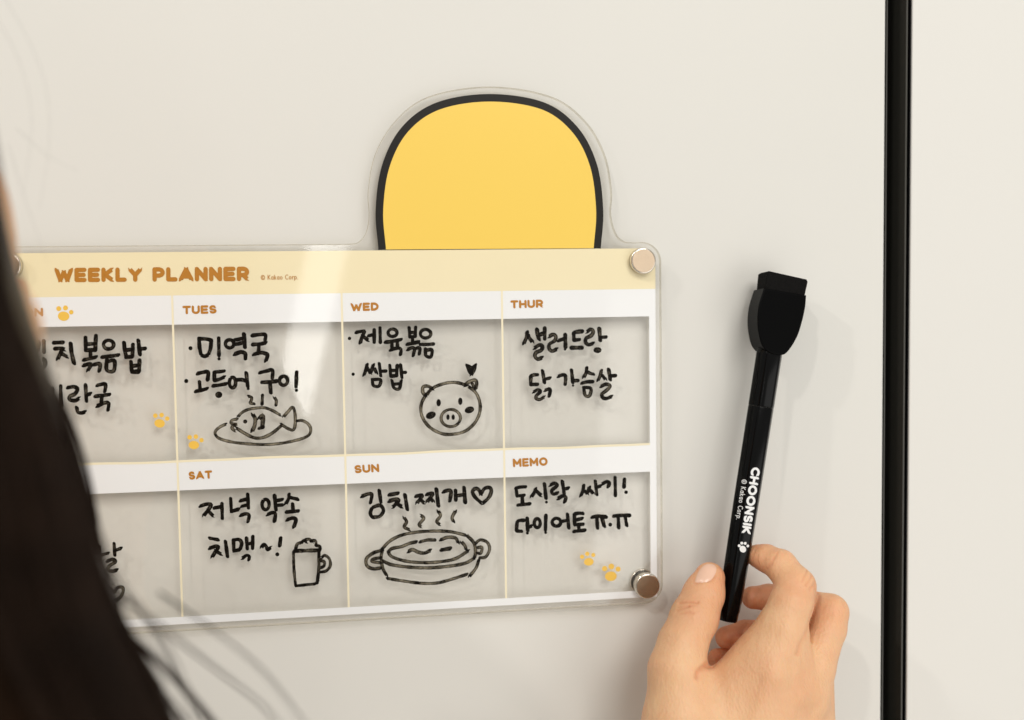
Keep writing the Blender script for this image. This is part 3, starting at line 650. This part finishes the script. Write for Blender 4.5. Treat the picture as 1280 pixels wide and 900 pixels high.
# fold lines of the skin: pushed in along creases read from the photo
cam_mm = np.array(CAMPOS) * 1000
def pix(p):
    q_ = (p - cam_mm)
    c = np.stack([q_ @ (np.array(r_)), -(q_ @ np.array(u_)), q_ @ np.array(f_)], -1)
    return 640 + FPX * c[:, 0] / c[:, 2], 450 + FPX * c[:, 1] / c[:, 2]
pxs, pys = pix(pts)
def vnormals(pts, quad, tri):
    n = np.zeros_like(pts)
    for F in (quad, tri):
        if len(F):
            a = np.cross(pts[F[:, 2]] - pts[F[:, 0]], pts[F[:, -1]] - pts[F[:, 1]]) if F.shape[1] == 4 else np.cross(pts[F[:, 1]] - pts[F[:, 0]], pts[F[:, 2]] - pts[F[:, 0]])
            for k in range(F.shape[1]): np.add.at(n, F[:, k], a)
    return n / (np.linalg.norm(n, axis=1, keepdims=True) + 1e-9)
def smooth_pts(pts, quad, it=3, lam=.5):
    E_ = np.concatenate([quad[:, [0, 1]], quad[:, [1, 2]], quad[:, [2, 3]], quad[:, [3, 0]]]).astype(np.int64)
    for _ in range(it):
        s = np.zeros_like(pts); c = np.zeros(len(pts))
        np.add.at(s, E_[:, 0], pts[E_[:, 1]]); np.add.at(c, E_[:, 0], 1)
        np.add.at(s, E_[:, 1], pts[E_[:, 0]]); np.add.at(c, E_[:, 1], 1)
        m = c > 0; pts[m] += lam * (s[m] / c[m][:, None] - pts[m])
    return pts
pts = smooth_pts(pts, quad)
nr = vnormals(pts, quad, tri)
if ((pts - pts.mean(0)) * nr).sum(1).mean() < 0: nr = -nr
toc = cam_mm - pts; toc /= np.linalg.norm(toc, axis=1, keepdims=True)
facing = (nr * toc).sum(1)
zc = lambda x, y: (780 + x / 3.75, 660 + y / 3.75)
creases = [([zc(262, 352), zc(300, 346), zc(345, 348)], .30, 2.0), ([zc(248, 388), zc(275, 378), zc(305, 368)], .26, 1.8), ([zc(262, 402), zc(300, 396), zc(325, 398)], .20, 2.0),
           ([zc(330, 262), zc(365, 252), zc(410, 246), zc(432, 226)], .22, 1.5), 
           ([zc(345, 700), zc(352, 672), zc(385, 645), zc(410, 640)], .55, 4.0), ([zc(670, 190), zc(690, 165), zc(700, 140)], .22, 2.2),
           ([zc(905, 255), zc(895, 275), zc(905, 300)], .22, 2.0), ([zc(812, 590), zc(828, 545), zc(860, 480), zc(895, 370), zc(915, 300)], .30, 3.0),
           
           ([zc(836, 250), zc(850, 222), zc(858, 200)], .20, 1.6), ([zc(856, 268), zc(872, 240), zc(884, 216)], .20, 1.6), ([zc(872, 290), zc(888, 268), zc(900, 244)], .16, 1.6), ([zc(255, 372), zc(285, 366), zc(330, 362)], .18, 1.5),
           ([zc(470, 590), zc(440, 620), zc(400, 655)], .15, 2.0), ([zc(1020, 345), zc(1038, 372)], .14, 1.6), ([zc(722, 112), zc(705, 140)], .16, 1.6)]
dep = np.zeros(len(pts)); crease_c = np.zeros(len(pts))
for P, d_, wpx in creases:
    C = catmull(P, 8)
    dm = np.full(len(pts), 1e9)
    for c in C: dm = np.minimum(dm, np.hypot(pxs - c[0], pys - c[1]))
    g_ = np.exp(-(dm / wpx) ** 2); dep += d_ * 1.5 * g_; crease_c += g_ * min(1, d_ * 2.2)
# tendons and knuckles: gentle relief on the back of the hand
for (x0, y0), (x1, y1), d_, wpx in (((1000, 868), (960, 960), -.7, 9), ((962, 848), (925, 930), -.6, 10), ((1000, 870), (1000, 872), -.9, 16), ((985, 905), (962, 985), .5, 8), ((1018, 885), (1005, 930), .5, 7), ((968, 840), (969, 842), -.6, 18),
                                   ((940, 880), (905, 960), .5, 12), ((990, 832), (985, 862), .7, 8)):
    t = np.clip(((pxs - x0) * (x1 - x0) + (pys - y0) * (y1 - y0)) / ((x1 - x0) ** 2 + (y1 - y0) ** 2), 0, 1)
    dm = np.hypot(pxs - x0 - t * (x1 - x0), pys - y0 - t * (y1 - y0)); dep += d_ * np.exp(-(dm / wpx) ** 2)
pts = pts - nr * (dep * np.clip(facing * 3, 0, 1))[:, None]
# skin redness near finger tips and joints
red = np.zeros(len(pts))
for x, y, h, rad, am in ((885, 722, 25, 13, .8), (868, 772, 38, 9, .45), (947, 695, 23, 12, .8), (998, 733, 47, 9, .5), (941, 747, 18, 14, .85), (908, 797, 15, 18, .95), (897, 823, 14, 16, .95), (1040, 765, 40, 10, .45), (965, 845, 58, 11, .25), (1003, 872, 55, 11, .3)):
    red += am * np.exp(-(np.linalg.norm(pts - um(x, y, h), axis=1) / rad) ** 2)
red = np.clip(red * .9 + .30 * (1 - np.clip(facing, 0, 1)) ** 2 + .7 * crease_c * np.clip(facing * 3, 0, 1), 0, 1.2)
nv = len(pts)
# the rest of the body, out of the picture: forearm, arm, shoulders, neck and head (mm)
def beside(ex, y, h, r):
    """centre of a ball of radius r mm whose right outline stands at photo pixel (ex, y)"""
    p = um(ex, y, h); d = p - cam_mm; d /= np.linalg.norm(d); n = np.cross(np.array(u_), d); n /= np.linalg.norm(n)
    if n[0] > 0: n = -n
    return p + n * r
hc = beside(47, 480, 205, 74)
nf = np.array([.12, .98, -.10]); nf /= np.linalg.norm(nf)   # where the face looks: towards the planner
rt = np.cross(nf, [0, 0, 1.]); rt /= np.linalg.norm(rt); upv = np.cross(rt, nf)
H = lambda f, r, u: hc + nf * f + rt * r + upv * u
sh_r = hc + np.array([150, -30, -235]); sh_l = hc + np.array([-150, -90, -240]); el = np.array([sh_r[0] + 120, sh_r[1] + 30, sh_r[2] - 200.])
wr = um(940, 1240, 70)
head_c = [(H(-10, 0, 22), H(12, 0, 26), 74, 66), (H(20, 0, -30), H(34, 0, -62), 52, 34), (H(40, -30, -20), H(40, 30, -20), 34, 34),
          (H(0, 0, -60), hc + np.array([-6, -14, -150]), 48, 52)]
face_c = [(H(84, 0, 2), H(97, 0, -18), 6, 9), (H(86, -9, -20), H(86, 9, -20), 6, 6), (H(80, -13, -42), H(80, 13, -42), 6, 6), (H(79, -10, -50), H(79, 10, -50), 6.5, 6.5), (H(66, 0, -72), H(68, 0, -76), 14, 14),
          (H(76, -42, 24), H(80, -14, 22), 7, 6), (H(76, 42, 24), H(80, 14, 22), 7, 6), (H(72, -30, 8), H(72, -29, 8), 12, 12), (H(72, 30, 8), H(72, 29, 8), 12, 12),
          (H(-6, 74, 10), H(-10, 78, -14), 9, 6), (H(-6, -74, 10), H(-10, -78, -14), 9, 6)]
torso = [(sh_r, sh_l, 55, 55), (hc + np.array([0, -40, -250]), hc + np.array([0, -60, -430]), 95, 90), (sh_r, el, 46, 40), (sh_l, sh_l + np.array([-60, 20, -250]), 46, 38),
         (sh_l + np.array([-60, 20, -250]), sh_l + np.array([-10, 150, -420]), 36, 27), (el, wr, 38, 25), (wr, um(925, 1075, 56), 25, 19)]
allp = np.array([p for c in head_c + face_c + torso for p in c[:2]])
p2, t2, q2 = sdf_mesh([(head_c, 22, 1), (face_c, 4, 9), (torso, 25, 30)], 3.6, allp.min(0) - 115, allp.max(0) + 115)
p2 = smooth_pts(p2.astype(float), q2, 2)
allpts = np.concatenate([pts, p2]) * MM
faces = [tuple(int(i) for i in f) for f in quad] + [tuple(int(i) for i in f) for f in tri] + [tuple(int(i) + nv for i in f) for f in q2]
def skin_mat():
    m = bpy.data.materials.new('skin'); m.use_nodes = True; nt = m.node_tree; N = nt.nodes; L = nt.links; p = N['Principled BSDF']
    at = N.new('ShaderNodeAttribute'); at.attribute_name = 'redness'
    tc = N.new('ShaderNodeTexCoord'); n1 = N.new('ShaderNodeTexNoise'); n1.inputs['Scale'].default_value = 90; n1.inputs['Detail'].default_value = 6
    L.new(tc.outputs['Object'], n1.inputs['Vector'])
    mx = N.new('ShaderNodeMix'); mx.data_type = 'RGBA'; mx.inputs[6].default_value = (.82, .52, .295, 1); mx.inputs[7].default_value = (.75, .40, .225, 1)
    mp = N.new('ShaderNodeMapRange'); mp.inputs['From Min'].default_value = .3; mp.inputs['From Max'].default_value = .7; L.new(n1.outputs['Fac'], mp.inputs['Value'])
    L.new(mp.outputs[0], mx.inputs[0])
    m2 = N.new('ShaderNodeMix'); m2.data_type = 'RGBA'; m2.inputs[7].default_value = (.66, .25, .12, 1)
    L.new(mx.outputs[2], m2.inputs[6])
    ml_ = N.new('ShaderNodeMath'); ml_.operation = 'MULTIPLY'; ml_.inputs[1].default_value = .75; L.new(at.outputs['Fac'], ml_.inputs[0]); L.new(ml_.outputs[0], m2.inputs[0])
    # lighten mix amplitude
    mp.inputs['To Max'].default_value = .55
    L.new(m2.outputs[2], p.inputs['Base Color']); p.inputs['Roughness'].default_value = .48; p.inputs['Specular IOR Level'].default_value = .38
    p.inputs['Subsurface Weight'].default_value = .35; p.inputs['Subsurface Radius'].default_value = (1.0, .35, .18); p.inputs['Subsurface Scale'].default_value = .0035
    v1 = N.new('ShaderNodeTexVoronoi'); v1.inputs['Scale'].default_value = 1100; v1.feature = 'F1'
    n3 = N.new('ShaderNodeTexNoise'); n3.inputs['Scale'].default_value = 320; n3.inputs['Detail'].default_value = 5
    mpg = N.new('ShaderNodeMapping'); mpg.inputs['Scale'].default_value = (1, 1, .45); mpg.inputs['Rotation'].default_value = (0, .5, 0)
    L.new(tc.outputs['Object'], mpg.inputs[0]); L.new(mpg.outputs[0], v1.inputs['Vector']); L.new(mpg.outputs[0], n3.inputs['Vector'])
    b1 = N.new('ShaderNodeBump'); b1.inputs['Strength'].default_value = .45; b1.inputs['Distance'].default_value = .0003
    b2 = N.new('ShaderNodeBump'); b2.inputs['Strength'].default_value = .95; b2.inputs['Distance'].default_value = .0005
    L.new(v1.outputs['Distance'], b1.inputs['Height']); L.new(n3.outputs['Fac'], b2.inputs['Height']); L.new(b1.outputs[0], b2.inputs['Normal']); L.new(b2.outputs[0], p.inputs['Normal'])
    return m
M_skin = skin_mat()
pr = thing('person', 'person with long dark hair at the left edge, hand reaching in with a black marker', 'person', (float(hc[0]) * MM, float(hc[1]) * MM, float(hc[2]) * MM - .7))
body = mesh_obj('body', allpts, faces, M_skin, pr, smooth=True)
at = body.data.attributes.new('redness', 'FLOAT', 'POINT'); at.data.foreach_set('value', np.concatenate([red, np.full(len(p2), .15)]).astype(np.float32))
bmx = bmesh.new(); bmx.from_mesh(body.data); bmesh.ops.recalc_face_normals(bmx, faces=bmx.faces[:]); bmx.to_mesh(body.data)
BB = BVHTree.FromBMesh(bmx); bmx.free()
# thumb nail: a patch following the surface, set slightly proud with a curved free edge
def nail(P, m, bow=.45):
    C = catmull(P, 6, closed=True); c = np.mean(C, 0); v = []; f = []; R_ = 7; n = len(C)
    def hit(x, y):
        p = U(x, y, 0); d = (p - CAMPOS).normalized(); h = BB.ray_cast(CAMPOS, d); return h
    for j in range(R_ + 1):
        for i in range(n):
            t = j / R_; q_ = c + (C[i] - c) * t; h = hit(*q_)
            if h[0] is None: h = hit(*(c + (C[i] - c) * t * .9))
            lift = .10 + bow * (1 - t * t) * .5
            if j == R_: lift = -.05
            v.append(h[0] + h[1] * lift * MM)
    for j in range(R_):
        for i in range(n): f.append((j * n + i, j * n + (i + 1) % n, (j + 1) * n + (i + 1) % n, (j + 1) * n + i))
    o = mesh_obj('thumb_nail', v, f, m, pr, smooth=True)
    bm = bmesh.new(); bm.from_mesh(o.data); bmesh.ops.remove_doubles(bm, verts=bm.verts[:], dist=1e-6); bmesh.ops.recalc_face_normals(bm, faces=bm.faces[:]); bm.to_mesh(o.data); bm.free()
M_nail = mat('nail', (.80, .51, .37, 1), .22, .5, noise=.04, scale=200)
nail([(872.5, 715), (878.7, 707.5), (885, 704.6), (892, 705.3), (896, 709.5), (895, 716), (891, 723.5), (884, 727.5), (875, 728.5), (868.5, 727.5)], M_nail, .5)

# hair: dark mass plus loose strands falling to the right
def hm(px, py, h, rpx):
    c = um(px, py, h); k = np.linalg.norm(c - cam_mm) / FPX; return c, rpx * k
mass = []
js = [(-45, 300, 240, 50), (-20, 430, 240, 50), (48, 570, 240, 50), (84, 740, 242, 55), (158, 930, 245, 60), (270, 1400, 245, 60)]
for a_, b_ in zip(js, js[1:]): mass.append((beside(*a_), beside(*b_), a_[3], b_[3]))
for a_, b_ in zip(js, js[1:]): mass.append((beside(*a_) - np.array([70., 0, 0]), beside(*b_) - np.array([70., 0, 0]), a_[3], b_[3]))
mass2 = [(beside(-22, 250, 232, 84), beside(-26, 200, 232, 84) + np.array([0, 2, 10]), 84, 84), (H(-22, 0, 28) + np.array([-11., 0, 0]), H(-18, 0, 30) + np.array([-11., 0, 0]), 75, 75)]
allp = np.array([p for c in mass for p in c[:2]])
p3, t3, q3 = sdf_mesh([(mass, 15, 1), (mass2, 10, 15)], 3.5, allp.min(0) - 100, allp.max(0) + 100)
p3 = smooth_pts(p3.astype(float), q3, 3)
vs = [tuple(p) for p in p3 * MM]; fs = [tuple(int(i) for i in f) for f in q3]
def edge_x(y):
    return np.interp(y, [-200, 0, 100, 200, 300, 340, 380, 430, 480, 500, 570, 640, 720, 790, 850, 905, 1000, 1500], [-150, -75, -25, 0, 6, 8, 14, 26, 56, 66, 88, 106, 123, 150, 176, 208, 262, 400])
def strand(P, rad):
    """P list of (px, py, h); thin tube"""
    C = catmull(P, 5); n0 = len(vs); m_ = len(C)
    W_ = [np.array(U(*c)) for c in C]
    for i, c in enumerate(W_):
        d = W_[min(i + 1, m_ - 1)] - W_[max(0, i - 1)]; d /= np.linalg.norm(d) + 1e-12
        a_ = np.cross(d, [0, 1, 0]); a_ /= np.linalg.norm(a_) + 1e-12; b_ = np.cross(d, a_)
        rr_ = rad * MM * (1 - .6 * i / m_)
        for k in range(3):
            an = 2 * math.pi * k / 3; vs.append(tuple(c + (a_ * math.cos(an) + b_ * math.sin(an)) * rr_))
        if i:
            for k in range(3): fs.append((n0 + (i - 1) * 3 + k, n0 + (i - 1) * 3 + (k + 1) % 3, n0 + i * 3 + (k + 1) % 3, n0 + i * 3 + k))
for i in range(3200):
    u = random.random() ** 1.3; off = u * 150 + 4; h0 = random.uniform(225, 290) if u > .1 else random.uniform(205, 285)
    ph = random.random() * 6; amp = random.uniform(2, 9); y0 = random.uniform(-180, 60)
    P = []; dr_ = random.gauss(0, 6); y1 = random.uniform(1250, 1480)
    for k in range(11):
        y = y0 + (y1 - y0) * k / 10
        P.append((edge_x(y) - off - 6 + amp * math.sin(y * .008 + ph) + dr_ * (k / 10), y, h0 + 6 * math.sin(y * .006 + ph)))
    strand(P, random.uniform(.10, .26))
wisps = [([(95, 640), (128, 725), (156, 785), (192, 820), (236, 868), (276, 915)], 30, 4), ([(115, 740), (150, 800), (190, 850), (232, 905)], 26, 5), ([(96, 690), (140, 768), (172, 820), (212, 905)], 40, 7),
         ([(150, 745), (215, 795), (268, 835), (325, 880), (345, 905)], 5, 3), ([(80, 560), (105, 640), (140, 720), (200, 800), (250, 905)], 7, 5), ([(200, 740), (268, 788), (330, 838), (385, 905)], 4, 2),
         ([(60, 470), (84, 540), (104, 610), (122, 690)], 14, 5), ([(84, 560), (104, 640), (126, 730), (160, 800)], 16, 6)]
for i in range(70):                            # locks that break up the outline
    y0 = random.uniform(330, 760); b0 = random.uniform(-6, 26); am = random.uniform(3, 9); ph = random.random() * 6; ln_ = random.uniform(260, 600)
    out_ = random.choice((0, 0, 8, 16)); h0 = random.uniform(195, 262)
    for j_ in range(16):
        j = random.gauss(0, 1.8); tt = [k / 7 for k in range(8)]
        strand([(edge_x(y0 + ln_ * t) - b0 + am * math.sin(t * 5 + ph) + j * (1.4 - t) + out_ * t * t, y0 + ln_ * t, h0 + j) for t in tt], random.uniform(.10, .2))
for P, cnt, sp in wisps:
    for i in range(cnt):
        j = random.gauss(0, sp); h0 = random.uniform(190, 262)
        strand([(x + j * (.5 + .5 * k / len(P)) + random.gauss(0, 1), y, h0) for k, (x, y) in enumerate(P)], random.uniform(.08, .17))
# fine flyaways nearer the wall at the upper left
for P in ([(-5, -20), (30, 40), (55, 100), (62, 170), (50, 260)], [(-5, 20), (25, 80), (40, 150), (30, 240)], [(20, 160), (60, 195), (100, 215)], [(10, 180), (35, 260), (60, 330)]):
    strand([(x, y, 150) for x, y in P], .035)
def hair_mat():
    m = mat('dark_hair', (.018, .0095, .0055, 1), .42, .12, noise=.9, scale=90)
    return m
hair = mesh_obj('hair', vs, fs, hair_mat(), pr, smooth=True, label='long straight black hair')
# sleeve and shirt, below the picture
tz = [(sh_r, sh_l, 61, 61), (hc + np.array([0, -40, -255]), hc + np.array([0, -60, -430]), 102, 97), (sh_r, el, 52, 47), (el, el + (wr - el) * .45, 45, 38), (sh_l, sh_l + np.array([-60, 20, -250]), 52, 45)]
allp = np.array([p for c in tz for p in c[:2]])
p4, t4, q4 = sdf_mesh([(tz, 25, 1)], 6, allp.min(0) - 115, allp.max(0) + 115)
mesh_obj('shirt', p4 * MM, [tuple(int(i) for i in f) for f in q4], mat('white_knit', (.72, .70, .66, 1), .9, .2, noise=.2, scale=400, bump=.5, bscale=900), pr, smooth=True)
